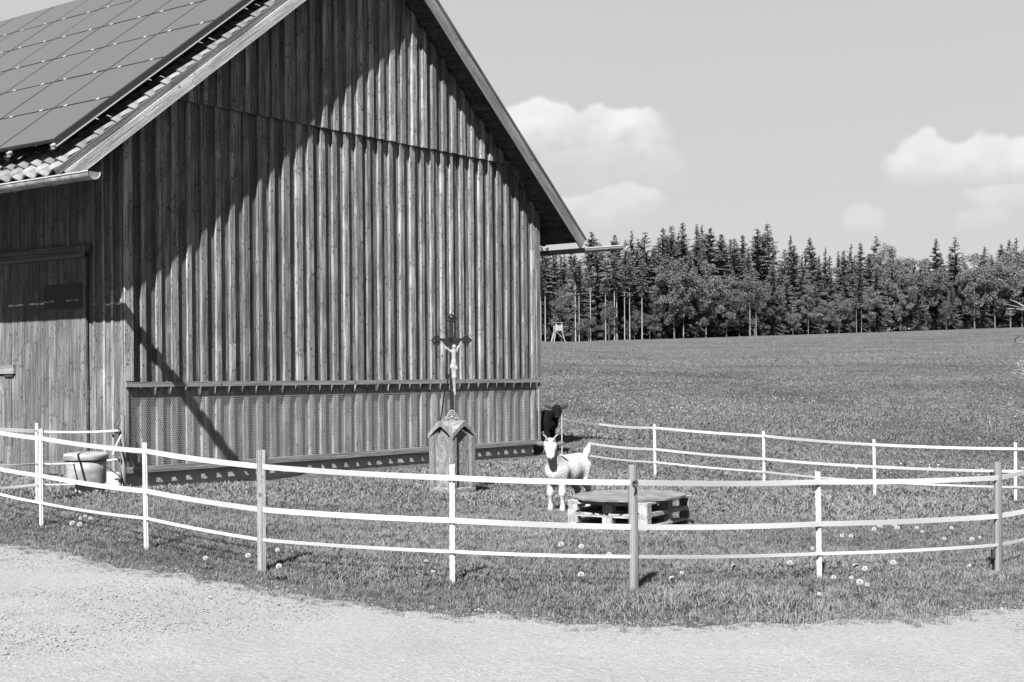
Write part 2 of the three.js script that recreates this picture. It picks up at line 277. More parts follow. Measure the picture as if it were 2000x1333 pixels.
  for (const s of [.4, lenR * .5, lenR - .45]) part('purlin', box(s, s + .14, -.27, -.122, -.3, OV - .05, s, 2).applyMatrix4(mR), M.darkWood, roof);
  // verge boards
  part('verge_board', hbox(.1, lenL + .02, -.25, -.085, OV, OV + .03, .2, .4).applyMatrix4(mL), M.fascia, roof);
  part('verge_strip', hbox(-.02, lenL, -.08, .012, OV - .012, OV + .012, .2, .4).applyMatrix4(mL), woodMat(.3, wood2), roof);
  part('verge_board', hbox(.03, lenR + .02, -.27, -.03, OV, OV + .03, .2, .4).applyMatrix4(mR), woodMat(.46, wood2), roof);
  part('verge_strip', hbox(.03, lenR + .03, -.028, .02, OV - .02, OV + .045, .2, .4).applyMatrix4(mR), M.darkWood, roof);
  // roof tiles: pantiles, rows of .36 m
  const tileGeo = [0, 1, 2].map((q) => {
    const P = [], I = [], U = [], nx = 10, w = .3, L = .42; const rr = mulberry(q + 40);
    const prof = (t) => .028 * Math.cos(t * 2 * Math.PI) + .014 * Math.max(0, Math.cos(t * 2 * Math.PI)) + (rr() - .5) * .003;
    for (const [s, lift] of [[0, .03], [0, .052], [L, .012]]) for (let i = 0; i <= nx; i++) { P.push(s, prof(i / nx) + lift, (i / nx - .5) * w * 1.04); U.push(s + q, i / nx * w); }
    for (let j = 0; j < 2; j++) for (let i = 0; i < nx; i++) { const a = j * (nx + 1) + i; I.push(a, a + 1, a + nx + 1, a + 1, a + nx + 2, a + nx + 1); }
    const g = new THREE.BufferGeometry(); g.setAttribute('position', new THREE.Float32BufferAttribute(P, 3)); g.setAttribute('uv', new THREE.Float32BufferAttribute(U, 2)); g.setIndex(I); const h = g.toNonIndexed(); h.computeVertexNormals(); return h;
  });
  const rowH = .37, rows = Math.floor((lenL - .1) / rowH), tiles = sub('roof_tiles', barn);
  function tile(r, c, parent, list) { const g = tileGeo[Math.floor(R() * 3)].clone().applyMatrix4(new THREE.Matrix4().makeTranslation(r * rowH - .06 + (R() - .5) * .012, -.062 + (R() - .5) * .006, OV - .17 - c * .3 + (R() - .5) * .008)).applyMatrix4(mL); if (list) list.push(g); else part('roof_tile', g, pick(M.roofTile), parent); }
  const rest = [];
  for (let r = 0; r <= rows; r++) for (let c = 0; c < 44; c++) { const near = (c < 4) || (r < 3 && c < 18); if (near) tile(r, c, tiles); else if (c < 20 || r < 3) tile(r, c, null, rest); }
  const rt = part('inner_roof_tiles', merge(rest), M.roofTile[0], tiles); rt.userData.kind = 'stuff';
  part('tile_field', box(0, lenL, -.07, -.06, -LEN, OV - 6, 0, 0).applyMatrix4(mL), M.roofTile[3], roof);
  part('tile_field', box(0.02, lenR, -.07, -.03, -LEN, OV - .02, 0, 0).applyMatrix4(mR), M.roofTile[3], roof);
  part('ridge_cap', tube([V3(RU, RV + .02, OV), V3(RU, RV + .02, -LEN)], .09, .09, 10), mat(.03), roof);
  // solar panels
  const E0 = new THREE.Matrix4().makeRotationZ(Math.atan(.7673)).setPosition(-1.495, 4.34, 0);
  const array = sub('solar_array'), pw = 1.365, ph = 1.205, s0 = .43, PO = .28;
  for (let r = 0; r < 6; r++) for (let c = 0; c < 9; c++) {
    const z1 = PO - c * pw, x0 = s0 + r * ph, fr = part('solar_panel', box(x0 + .012, x0 + ph - .012, .27, .308, z1 - pw + .014, z1 - .014).applyMatrix4(E0), M.frame, array);
    fr.position.y = (R() - .5) * .004; part('glass', box(x0 + .024, x0 + ph - .024, .3085, .32, z1 - pw + .024, z1 - .024, R() * 5, R() * 5).applyMatrix4(E0), M.panel, fr);
  }
  for (let r = 1; r < 6; r++) for (let c = 0; c < 9; c++) for (const q of [.22, .78]) part('clamp', box(s0 + r * ph - .022, s0 + r * ph + .022, .321, .329, PO - c * pw - pw * q - .03, PO - c * pw - pw * q + .03).applyMatrix4(E0), M.alu, array);
  for (let c = 0; c < 9; c++) for (const q of [.02, .78]) part('mount_foot', merge([box(s0 - .07, s0 + .01, .2, .225, PO - c * pw - pw * q - .035, PO - c * pw - pw * q + .02), box(s0 - .05, s0 + .01, .235, .26, PO - c * pw - pw * q - .045, PO - c * pw - pw * q + .03)]).applyMatrix4(E0), M.alu, array);
  part('side_rail', box(s0 - .02, s0 + 6 * ph, .212, .227, PO + .002, PO + .02).applyMatrix4(E0), M.alu, array);
  part('side_plate', box(s0, s0 + 6 * ph, .228, .315, PO - .012, PO + .006).applyMatrix4(E0), M.frame, array);
  part('mount_rail', box(s0, s0 + 6 * ph, .12, .2, -1.0, -.94).applyMatrix4(E0), M.frame, array);
  // gutters
  function gutter(u, v, o0, o1, r) {
    const P = [], I = [], nA = 12, oN = 24;
    for (let j = 0; j <= oN; j++) for (const [rr, rev] of [[r, 0], [r - .006, 1]]) for (let i = 0; i <= nA; i++) { const a = Math.PI + (i / nA) * Math.PI; P.push(u + Math.cos(a) * rr, v + Math.sin(a) * rr + Math.sin(j * 1.3) * .002, lerp(o0, o1, j / oN)); }
    const n1 = nA + 1, st = n1 * 2; for (let j = 0; j < oN; j++) for (const k of [0, n1]) for (let i = 0; i < nA; i++) { const a = j * st + k + i; I.push(a, a + 1, a + st, a + 1, a + st + 1, a + st); }
    for (const j of [0, oN]) for (let i = 0; i < nA; i++) { const a = j * st + i; I.push(a, a + 1, a + n1, a + 1, a + n1 + 1, a + n1); }
    const g = new THREE.BufferGeometry(); g.setAttribute('position', new THREE.Float32BufferAttribute(P, 3)); g.setAttribute('uv', new THREE.Float32BufferAttribute(P.flatMap((_, i) => i % 3 ? [] : [P[i + 2], P[i + 1]]), 2)); g.setIndex(I); g.computeVertexNormals();
    const m = part('gutter', g, M.zinc, barn);
    part('rim', merge([tube([V3(u - r, v, o0), V3(u - r, v, o1)], .012, .012, 6), tube([V3(u + r, v, o0), V3(u + r, v, o1)], .007, .007, 6)]), M.zinc, m);
    const cap = new THREE.Shape(); cap.absarc(u, v, r * .98, Math.PI, 2 * Math.PI); part('end_cap', new THREE.ExtrudeGeometry(cap, { depth: .012, bevelEnabled: false }).translate(0, 0, o0 - .02), M.zinc, m);
    for (let o = o0 - .9; o > -8; o -= .9) part('bracket', tube(Array.from({ length: 9 }, (_, i) => { const a = Math.PI + i / 8 * Math.PI; return V3(u + Math.cos(a) * (r + .006), v + Math.sin(a) * (r + .006), o); }), .008, .008, 4), M.zinc, m);
  }
  gutter(EL - .08, 4.27, 1.5, -16, .098); gutter(ER + .13, 4.24, 1.45, -16, .088);
}

// ---------------------------------------------------------------- stone shrine with its iron cross
{
  const base = onGround(884, 971), g0 = thing('wayside_shrine', 'weathered stone wayside pillar with gabled cap carrying a black iron cross', 'shrine', base.toArray(), BARN_TURN - .08);
  const s = .222, H = .665; // half side, height of shaft to the springing
  part('plinth', new RoundedBoxGeometry(.47, .22, .47, 2, .03).translate(0, .03, 0), M.stone, g0);
  const sh = s - .04;
  part('shaft', new RoundedBoxGeometry(2 * sh, H + .0, 2 * sh, 1, .01).translate(0, .13 + H / 2, 0), M.stone, g0);
  for (const [x, z] of [[1, 1], [1, -1], [-1, 1], [-1, -1]]) part('corner_post', new RoundedBoxGeometry(.09, H + .03, .09, 2, .015).translate(x * (s - .04), .13 + (H + .03) / 2, z * (s - .04)), M.stone, g0);
  // cap: two crossing gables, hollow below
  const S = s + .014, prof = (t) => { const q = Math.min(1, Math.abs(t) / S); return .165 * (1 - Math.pow(q, 1.3)) + .01 * (1 - q); };
  const capY = (x, z, top) => Math.max(prof(x), prof(z)) + (top ? .055 : -.012);
  { const n = 26, P = [], I = [], add = (x, y, z) => P.push(x, y, z) / 3 - 1; const id = (k, i, j) => k * (n + 1) * (n + 1) + j * (n + 1) + i;
    for (const k of [1, 0]) for (let j = 0; j <= n; j++) for (let i = 0; i <= n; i++) { const x = (i / n * 2 - 1) * S, z = (j / n * 2 - 1) * S; add(x, capY(x, z, k) + (k ? (fbm(x * 30 + 9, z * 30 + 9, 3, 3) - .5) * .02 : 0), z); }
    for (let j = 0; j < n; j++) for (let i = 0; i < n; i++) { I.push(id(0, i, j), id(0, i, j + 1), id(0, i + 1, j), id(0, i + 1, j), id(0, i, j + 1), id(0, i + 1, j + 1)); I.push(id(1, i, j), id(1, i + 1, j), id(1, i, j + 1), id(1, i + 1, j), id(1, i + 1, j + 1), id(1, i, j + 1)); }
    for (let i = 0; i < n; i++) for (const [a, b] of [[[i, 0], [i + 1, 0]], [[i + 1, n], [i, n]], [[0, i + 1], [0, i]], [[n, i], [n, i + 1]]]) I.push(id(0, ...a), id(0, ...b), id(1, ...a), id(0, ...b), id(1, ...b), id(1, ...a));
    const g = new THREE.BufferGeometry(); g.setAttribute('position', new THREE.Float32BufferAttribute(P, 3)); g.setAttribute('uv', new THREE.Float32BufferAttribute(P.flatMap((_, i) => i % 3 ? [] : [P[i] * 2, P[i + 2] * 2]), 2)); g.setIndex(I); const h = g.toNonIndexed(); h.computeVertexNormals();
    part('cap', h.translate(0, .14 + H, 0), M.stone, g0); }
  const gable = (o) => { const f = new THREE.Shape([[-sh, -.02], [sh, -.02], [0, .11]].map(([x, y]) => new THREE.Vector2(x, y))); return new THREE.ExtrudeGeometry(f, { depth: 2 * sh, bevelEnabled: false }).translate(0, 0, -sh); };
  part('gable_field', merge([gable(), gable().rotateY(Math.PI / 2)]).translate(0, .14 + H + .0, 0), M.stone, g0);
  // worn raised lettering, no longer readable: rows of short strokes on both front faces
  const R = mulberry(8), strokes = [];
  for (const [row, y] of [[0, .78], [1, .70], [2, .62], [3, .55]]) for (let i = 0; i < 9; i++) { const x = -.115 + i * .026 + (R() - .5) * .006, h = .014 + R() * .022, w = .003 + R() * .004; if (R() < .2) continue; for (let q = 0; q < 2; q++) strokes.push(box(x + q * .012 * R(), x + q * .012 + w, y + (R() - .5) * .01, y + h, -.003, .0025)); }
  strokes.push(box(-.07, .07, .44, .447, -.003, .0025));
  const ins = merge(strokes); part('worn_inscription', ins.clone().translate(0, .02, sh), M.stone, g0); part('worn_inscription', ins.clone().translate(0, .02, sh).rotateY(-Math.PI / 2), M.stone, g0);
  // crucifix stands square to the viewer
  const cr = new THREE.Group(); cr.name = 'crucifix'; cr.scale.setScalar(1.07); cr.position.set(0, .14 + H + .205, 0); cr.rotation.y = -(BARN_TURN - .08) + .12; g0.add(cr);
  const plate = [box(-.085, .085, 0, .03, -.06, .06)]; for (const [x, y, r] of [[-.05, .055, .032], [.05, .055, .032], [0, .07, .04], [-.028, .1, .026], [.03, .1, .026], [0, .135, .022], [-.07, .045, .02], [.07, .045, .02]]) plate.push(new THREE.TorusGeometry(r, .011, 6, 12).translate(x, y, .01), new THREE.SphereGeometry(r * .5, 8, 6).translate(x, y, .02));
  part('pedestal', merge(plate), mat(.09, .5), cr);
  const y0 = .12, yA = 1.05, yT = 1.3;
  const fil = (x, y, turn) => { const L = []; for (const [a, b] of [[0, .05], [-.032, .024], [.032, .024], [0, .0]]) { const c = Math.cos(turn), q = Math.sin(turn); L.push(new THREE.TorusGeometry(.027, .012, 6, 12).translate(x + a * c - b * q, y + a * q + b * c, 0)); } L.push(new THREE.ConeGeometry(.014, .04, 6).rotateZ(turn).translate(x - Math.sin(turn) * .09, y + Math.cos(turn) * .09, 0)); return L; };
  const curl = (sx, sy) => new THREE.TorusGeometry(.05, .006, 5, 10, Math.PI / 2).rotateZ(sx > 0 ? Math.PI : -Math.PI / 2).translate(sx * .07, yA + .07 * sy, 0);
  part('cross', merge([box(-.026, .026, y0, yT, -.012, .012), box(-.17, .17, yA - .028, yA + .028, -.012, .012), ...fil(0, yT, 0), ...fil(.165, yA, -Math.PI / 2), ...fil(-.165, yA, Math.PI / 2), curl(1, 1), curl(-1, 1), box(-.1, .1, yA - .08, yA - .03, -.01, .01)]), M.iron, cr);
  part('brace', tube([V3(-.03, .62, -.02), V3(-.09, .35, -.1), V3(-.14, -.02, -.2), V3(-.15, -.25, -.24)], .008, .008, 6), M.iron, cr);
  // figure: one continuous surface, arms raised to the beam
  const gx = .03, B = [[0 + gx, .92, .05, .03, gx, .86, .04, .022], [gx, .85, .035, .036, gx - .005, .72, .04, .028], [gx - .005, .72, .04, .036, gx - .012, .66, .045, .034], [gx - .02, .67, .045, .026, gx - .012, .53, .06, .019], [gx + .012, .67, .045, .026, gx + .006, .53, .06, .019], [gx - .012, .53, .06, .018, gx, .36, .045, .011], [gx + .006, .53, .06, .018, gx + .005, .36, .045, .011], [gx, .36, .045, .013, gx + .008, .31, .06, .012], [gx - .03, .855, .03, .016, -.07, .9, .03, .012], [-.07, .9, .03, .011, -.135, .985, .025, .009], [gx + .03, .855, .03, .016, .085, .91, .03, .012], [.085, .91, .03, .011, .125, .985, .025, .009], [gx - .04, .66, .05, .016, gx + .03, .64, .06, .018]];
  for (const b of B) for (const i of [1, 5]) b[i] += .05;
  part('figure', blob(B.map((b) => b.map((v, i) => (i === 3 || i === 7 ? v * .9 : v))), .007, .009), mat(.13, .8), cr);
}

function blob(B, cell, k, noise) { // tapered capsules joined by a smooth minimum: [x y z r  x y z r]
  let mn = [1e9, 1e9, 1e9], mx = [-1e9, -1e9, -1e9];
  for (const b of B) for (const o of [0, 4]) for (let i = 0; i < 3; i++) { mn[i] = Math.min(mn[i], b[o + i] - b[o + 3]); mx[i] = Math.max(mx[i], b[o + i] + b[o + 3]); }
  const c = mn.map((v, i) => (v + mx[i]) / 2), half = Math.max(...mx.map((v, i) => v - mn[i])) / 2 + cell * 3, N = Math.ceil(2 * half / cell), mc = new MarchingCubes(N, new THREE.MeshBasicMaterial(), false, false, 200000);
  mc.isolation = 0; mc.field.fill(-1);
  for (let z = 0; z < N; z++) for (let y = 0; y < N; y++) for (let x = 0; x < N; x++) {
    const p = [(x - N / 2) / (N / 2) * half + c[0], (y - N / 2) / (N / 2) * half + c[1], (z - N / 2) / (N / 2) * half + c[2]]; let s = 0, m = 1e9;
    for (const b of B) {
      const dx = b[4] - b[0], dy = b[5] - b[1], dz = b[6] - b[2], l2 = dx * dx + dy * dy + dz * dz || 1e-9, t = clamp(((p[0] - b[0]) * dx + (p[1] - b[1]) * dy + (p[2] - b[2]) * dz) / l2);
      const d = Math.hypot(p[0] - b[0] - dx * t, p[1] - b[1] - dy * t, p[2] - b[2] - dz * t) - lerp(b[3], b[7], t); if (d < k * 6) s += Math.exp(-d / k); m = Math.min(m, d);
    }
    let d = s > 0 ? -k * Math.log(s) : m; if (noise && d < .05) d += noise(p); mc.field[x + y * N + z * N * N] = -d;
  }
  mc.update(); const n = mc.count, g = new THREE.BufferGeometry(), P = new Float32Array(mc.positionArray.subarray(0, n * 3)), Nn = new Float32Array(mc.normalArray.subarray(0, n * 3));
  for (let i = 0; i < n * 3; i++) P[i] = P[i] * half + c[i % 3];
  g.setAttribute('position', new THREE.BufferAttribute(P, 3)); g.setAttribute('normal', new THREE.BufferAttribute(Nn, 3)); const uv = new Float32Array(n * 2); for (let i = 0; i < n; i++) { uv[2 * i] = P[3 * i] + P[3 * i + 2]; uv[2 * i + 1] = P[3 * i + 1]; } g.setAttribute('uv', new THREE.BufferAttribute(uv, 2));
  return g;
}

// ---------------------------------------------------------------- goats
const furBump = tex(512, 512, (u, v) => fbm(u * 90, v * 14, 141, 3, 0) * .7 + .3 * fbm(u * 20, v * 20, 143, 3, 20), false);
furBump.repeat.set(2, 2);
function goat(name, label, pos, turn, o) {
  const g = thing(name, label, 'goat', pos, turn), [hx, hy, hz] = o.head, f = V3(...o.face).normalize(), fur = new THREE.MeshPhysicalMaterial({ color: grey(o.tone), roughness: .95, specularIntensity: o.tone < .02 ? .15 : .5, side: THREE.DoubleSide, bumpMap: furBump, bumpScale: .007 });
  if (o.scale) g.scale.setScalar(o.scale); const body = []; const B = (a, r, b, q) => body.push([...a, r, ...b, q]);
  B([.29, .54, 0], .128, [0, .53, 0], .145); B([0, .53, 0], .145, [-.32, .56, 0], .12); B([.02, .49, 0], .145, [-.16, .5, 0], .135); B([.24, .645, 0], .07, [-.3, .655, 0], .075); B([.26, .68, 0], .03, [.2, .7, 0], .03);
  B([.29, .57, 0], .115, [lerp(.3, hx, .75), lerp(.6, hy, .75), hz * .8], .07); B([.33, .5, 0], .085, [.27, .44, 0], .09);
  for (const s of [-1, 1]) {
    const q = s * .085; B([.26, .53, q], .066, [.285, .29, q], .026); B([.285, .29, q], .027, [.287, .26, q], .027); B([.287, .26, q], .025, [.28, .08, q], .018); B([.28, .09, q], .022, [.3, .03, q], .028);
    B([-.29, .56, q], .085, [-.22, .4, q * 1.1], .06); B([-.22, .4, q * 1.1], .055, [-.4, .27, q], .03); B([-.4, .27, q], .03, [-.365, .08, q], .019); B([-.365, .09, q], .022, [-.345, .03, q], .028);
  }
  B([-.42, .62, 0], .04, o.tail, .035); if (o.tail2) B(o.tail, .035, o.tail2, .02);
  const rnd = (p) => (Math.sin(p[0] * 90 + p[1] * 37) * Math.sin(p[1] * 110 + p[2] * 60) * Math.sin(p[2] * 95 + p[0] * 20)) * .004;
  const bodyG = blob(body, .013, .02, rnd);
  // head along f
  const up = V3(0, 1, 0), side = f.clone().cross(up).normalize(), top = side.clone().cross(f).normalize(), at3 = (a, b, c) => V3(hx, hy, hz).addScaledVector(f, a).addScaledVector(top, b).addScaledVector(side, c), A = (v) => [v.x, v.y, v.z];
  const H = [], C = (p, r, q, s) => H.push([...A(p), r, ...A(q), s]);
  C(at3(-.05, 0, 0), .08, at3(.02, .005, 0), .074); C(at3(.02, 0, 0), .064, at3(.12, -.018, 0), .045); C(at3(.11, -.035, 0), .044, at3(.145, -.03, 0), .04); C(at3(-.03, -.04, 0), .05, at3(.1, -.05, 0), .028);
  for (const s of [-1, 1]) C(at3(.0, .035, s * .048), .022, at3(.03, .03, s * .045), .018);
  const headG = blob(H, .006, .012);
  part('body', merge([bodyG, headG]), fur, g);
  const dark = mat(.008, .35), horn = mat(.2, .6, { map: noiseTex }), earM = mat(o.ear, .9);
  for (const s of [-1, 1]) {
    part('eye', new THREE.SphereGeometry(.016, 10, 8).translate(...A(at3(.03, .034, s * .064))), dark, g);
    part('nostril', new THREE.SphereGeometry(.011, 8, 6).translate(...A(at3(.176, -.016, s * .02))), dark, g);
    const e = new THREE.SphereGeometry(1, 12, 8).scale(o.earLen, .03, .012); const dir = side.clone().multiplyScalar(s).addScaledVector(up, o.earUp).addScaledVector(f, -.2).normalize(), m = new THREE.Matrix4().makeBasis(dir, up.clone().addScaledVector(dir, -up.dot(dir)).normalize(), dir.clone().cross(up.clone().addScaledVector(dir, -up.dot(dir)).normalize())).setPosition(at3(-.04, .02, s * .065).addScaledVector(dir, o.earLen * .85));
    part('ear', e.applyMatrix4(m), earM, g);
    if (o.horns) part('horn', tube([at3(-.02, .06, s * .03), at3(-.03, .1, s * .042), at3(-.05, .135, s * .064), at3(-.06, .15, s * .09)], .017, .007, 8), horn, g);
    for (const x of [.3, -.34]) part('hoof', new THREE.CylinderGeometry(.024, .032, .04, 10).translate(x, .02, s * .085), mat(.04, .7), g);
  }
  part('mouth', tube([at3(.16, -.052, -.03), at3(.182, -.05, 0), at3(.16, -.052, .03)], .005, .005, 5), dark, g);
  if (o.beard) part('beard', new THREE.ConeGeometry(.022, .1, 8).rotateX(Math.PI).translate(...A(at3(.1, -.13, 0))), fur, g);
  return g;
}
{
  const gx = .68, gz = -17.1;
  goat('white_goat', 'white horned goat standing on the grass with its tail up, looking at the viewer', [gx, G(gx, gz), gz], Math.atan2(-.85, -.53), { tone: .215, head: [.47, .84, -.03], face: [.62, -.62, -.4], tail: [-.5, .74, 0], tail2: [-.56, .82, 0], ear: .05, earLen: .06, earUp: -.1, horns: true, beard: false });
  const bx = .5, bz = -28.7;
  goat('black_goat', 'black hornless goat looking out from behind the barn corner', [bx, G(bx, bz), bz], Math.atan2(-.602, .798), { tone: .003, scale: 1.22, head: [.52, .73, .13], face: [.56, -.5, .64], tail: [-.5, .62, 0], ear: .003, earLen: .075, earUp: .32, horns: false });
}

// ---------------------------------------------------------------- pallets with a round board
{
  const N = onGround(1265, 1050), a = Math.atan2(1.0, .52);   // long side runs from the near corner to the left and back
  const dirL = onGround(1098, 1034).sub(N).setY(0).normalize(), turn = Math.atan2(-dirL.z, dirL.x);   // local x = along the long side
  const Lx = .98, Lz = 1.15;
  function pallet(label, y) {
    const p = thing('wooden_pallet', label, 'pallet', [N.x, N.y + y, N.z], turn, 'wooden pallets stacked on the grass'), R = mulberry(60 + y * 100 | 0);
    // local z: depth away from viewer is -z or +z depending on turn; dz chosen so that boards go away
    
    for (const x of [0, Lx / 2 - .05, Lx - .1]) part('skid', box(x, x + .1, 0, .022, 0, Lz, R() * 5, R()), M.paleWood, p);
    for (const x of [0, Lx / 2 - .06, Lx - .12]) for (const z of [0, Lz / 2 - .05, Lz - .1]) part('block', box(x + .002, x + .12, .022, .092, z + .002, z + .1, R() * 5, R()), M.paleWood, p);
    for (const z of [0, Lz / 2 - .05, Lz - .1]) part('stringer', box(0, Lx, .092, .112, z, z + .1, R() * 5, R()), M.paleWood, p);
    for (let x = 0; x < Lx - .05; x += .17) part('deck_board', box(x, Math.min(Lx, x + .13), .113, .133, -.004, Lz + .004, R() * 5, R() * 5), M.paleWood, p);
    if (y < .12) for (const z of [0, Lz / 2 - .06, Lz - .12]) part('runner', box(.01, Lx - .01, -.11, -.001, z, z + .1, R() * 5, R()), M.paleWood, p);
    return p;
  }
  pallet('lower weathered pallet lying on the grass under the other one', .095); pallet('upper weathered pallet under the grey round board', .23);
  const top = thing('round_board', 'grey many-sided round wooden board lying on the stacked pallets', 'board', [N.x, N.y + .366, N.z], turn);
  const s = new THREE.Shape(), R = mulberry(3); for (let i = 0; i <= 16; i++) { const w = i / 16 * 2 * Math.PI, r = .72 + (R() - .5) * .03; s[i ? 'lineTo' : 'moveTo'](Math.cos(w) * r * .86, Math.sin(w) * r); }
  part('board', new THREE.ExtrudeGeometry(s, { depth: .022, bevelEnabled: true, bevelSize: .003, bevelThickness: .003, bevelSegments: 1 }).rotateX(-Math.PI / 2).translate(Lx / 2 + .02, .004, Lz / 2), mat(.1, .9, { map: noiseTex, bumpMap: noiseBump, bumpScale: .006 }), top);
}

// ---------------------------------------------------------------- electric fences
function ribbon(pts, h, up, th = .003) { // band of height h along points
  const out = []; for (let i = 0; i < pts.length - 1; i++) { const n = 18, sag = .006 * pts[i].distanceTo(pts[i + 1]); for (let k = 0; k < n; k++) { const q = (t) => pts[i].clone().lerp(pts[i + 1], t).add(V3(0, -sag * 4 * t * (1 - t), 0)); out.push(bar(q(k / n), q((k + 1) / n), th, h, (up || V3(0, 1, 0)).clone().add(V3(0, 0, .2 * Math.sin((i + k / n) * 3.3 + pts[0].y * 9))).normalize())); } }
  return merge(out);
}
const plasticPost = (h) => { const l = [box(-.021, .021, -.15, h, -.012, .012), box(-.006, .006, -.15, h - .01, -.02, .02)]; for (let y = .12; y < h - .02; y += .07) l.push(box(.019, .0235, y, y + .03, -.008, .008), box(-.0235, -.019, y + .045, y + .075, -.008, .008)); return merge(l); };
function fence(label, posts, tapes, up = V3(0, 1, 0)) {
  const f = thing('electric_fence', label, 'fence');
  const P = posts.map(([px, top, bot, kind]) => ({ p: kind && kind.z ? (() => { const q = at(px, bot, kind.z); return q; })() : onGround(px, bot), top, px, kind: kind && kind.k || kind, bot }));
  for (const q of P) {
    const D = -q.p.z, h = (q.bot - q.top) * D / F;
    if (q.kind === 'none') continue;
    let m;
    if (q.kind === 'square') { m = part('wooden_post', box(-.035, .035, -.2, h, -.035, .035, q.px, 1), woodMat(.62, wood2), f); part('split', box(.004, .009, .0, h + .001, .034, .0362), M.darkWood, m); for (const y of [.02, .36, .6]) part('insulator', box(.036, .058, h - y * h - .09, h - y * h - .02, -.02, .02), M.black, m); m.userData.label = 'square split wooden post'; }
    else if (q.kind === 'round') { m = part('wooden_post', tube([V3(0, -.2, 0), V3(.003, h * .4, 0), V3(-.004, h, 0)], .041, .036, 14), M.post, f); part('ring_insulator', merge([new THREE.TorusGeometry(.02, .006, 8, 16).translate(.012, h - .14, .05), tube([V3(.012, h - .16, .05), V3(.014, h - .2, .046), V3(.005, h - .24, .035)], .009, .004, 6)]), M.black, m); m.userData.label = 'round wooden post with black ring insulator'; }
    else if (q.kind === 'stake') { m = part('wooden_post', merge([tube([V3(0, -.2, 0), V3(0, h, 0)], .036, .034, 12)]), M.post, f); for (const y of [.13, .47, .80]) part('insulator', box(-.062, -.036, h * (1 - y) - .03, h * (1 - y) + .04, -.022, .03), M.black, m); m.userData.label = 'grey wooden post with black insulators'; }
    else if (q.kind === 'rod') m = part('metal_rod', tube([V3(0, -.2, 0), V3(0, h, 0)], .014, .012, 8), mat(.16, .8), f);
    else m = part('plastic_post', plasticPost(h), M.white, f);
    m.position.copy(q.p); m.rotation.y = Math.sin(q.px) * .2; m.rotation.z = q.kind && q.kind.length ? 0 : Math.sin(q.px * 7.1) * .012;
  }
  for (const [h, ys, tm, from, to] of tapes) { const pts = ys.map(([px, py, i, dz]) => { const D = i == null ? dz : -P[i].p.z - .03; return at(px, py, D); }); part(tm === 'grey' ? 'cord' : 'tape', ribbon(pts, h, up), tm === 'grey' ? mat(.12, .8) : M.tape, f); }
  return f;
}
fence('white electric tape fence running along the front edge of the goat paddock by the gravel', [[-40, 820, 1008], [81, 838, 1035], [286, 865, 1080], [511, 880, 1122, 'square'], [884, 908, 1150], [1238, 908, 1165, 'round'], [1601, 922, 1140], [1951, 902, 1128, 'stake'], [2120, 850, 1065]],
  [[.044, [[-40, 838, 0], [81, 857, 1], [286, 882, 2], [511, 912, 3], [884, 934, 4], [1238, 943, 5], [1601, 942, 6], [1951, 934, 7], [2120, 888, 8]]],
    [.044, [[-40, 908, 0], [81, 930, 1], [286, 960, 2], [511, 996, 3], [884, 1017, 4], [1238, 1030, 5], [1601, 1024, 6], [1951, 1009, 7], [2120, 965, 8]]],
    [.027, [[-40, 955, 0], [81, 983, 1], [286, 1013, 2], [511, 1055, 3], [884, 1078, 4], [1238, 1088, 5], [1601, 1082, 6], [1951, 1065, 7], [2120, 1020, 8]]]]);
fence('white electric tape fence across the far side of the paddock before the meadow', [[1098, 812, 903, 'rod'], [1280, 829, 936], [1493, 842, 953], [1709, 859, 976], [1984, 865, 987], [2200, 868, 992]],
  [[.04, [[1170, 829, null, 26.2], [1280, 836, 1], [1493, 852, 2], [1709, 869, 3], [1984, 877, 4], [2200, 880, 5]]], [.04, [[1150, 866, null, 26.6], [1280, 878, 1], [1493, 897, 2], [1709, 912, 3], [1984, 921, 4], [2200, 924, 5]]], [.028, [[1144, 889, null, 26.7], [1280, 903, 1], [1493, 922, 2], [1709, 941, 3], [1984, 952, 4], [2200, 955, 5]]],
    [.03, [[1099, 819, null, 27.8], [1170, 829, null, 26.2]], 'grey']]);
fence('white electric tape fence from the barn corner past the barrel to the left', [[-60, 820, 985], [73, 827, 990], [232, 830, 946, { k: 'none', z: 19.7 }]],
  [[.045, [[-60, 834, 0], [73, 843, 1], [231, 841, null, 19.75]]], [.03, [[-60, 912, 0], [73, 907, 1], [231, 897, null, 19.75]]], [.03, [[-60, 958, 0], [73, 947, 1], [231, 940, null, 19.75]]]], V3(-.8, .6, .1));
{ // gate stake with three black insulators at the barn corner
  const p = at(240, 948, 19.75), t = thing('gate_stake', 'rough wooden stake with black insulators at the barn corner beside the barrel', 'stake', p.toArray(), .3);
  part('stake', tube([V3(0, -.15, 0), V3(.012, .4, 0), V3(-.006, .75, .01), V3(0, 1.0, 0)], .042, .036, 10), M.post, t);
  for (const y of [.09, .38, .76]) { const i = part('insulator', merge([new THREE.CylinderGeometry(.05, .05, .022, 16).rotateZ(Math.PI / 2).translate(-.05, y, .03), new THREE.CylinderGeometry(.016, .016, .07, 10).rotateZ(Math.PI / 2).translate(-.08, y, .03)]), M.black, t); if (y > .5) part('gate_handle', merge([new THREE.CylinderGeometry(.045, .045, .03, 14).rotateZ(Math.PI / 2).translate(-.13, y - .03, .04), tube([V3(-.11, y + .06, .04), V3(-.06, y + .11, .03), V3(-.03, y + .2, .02)], .012, .008, 6)]), M.black, i); }
}
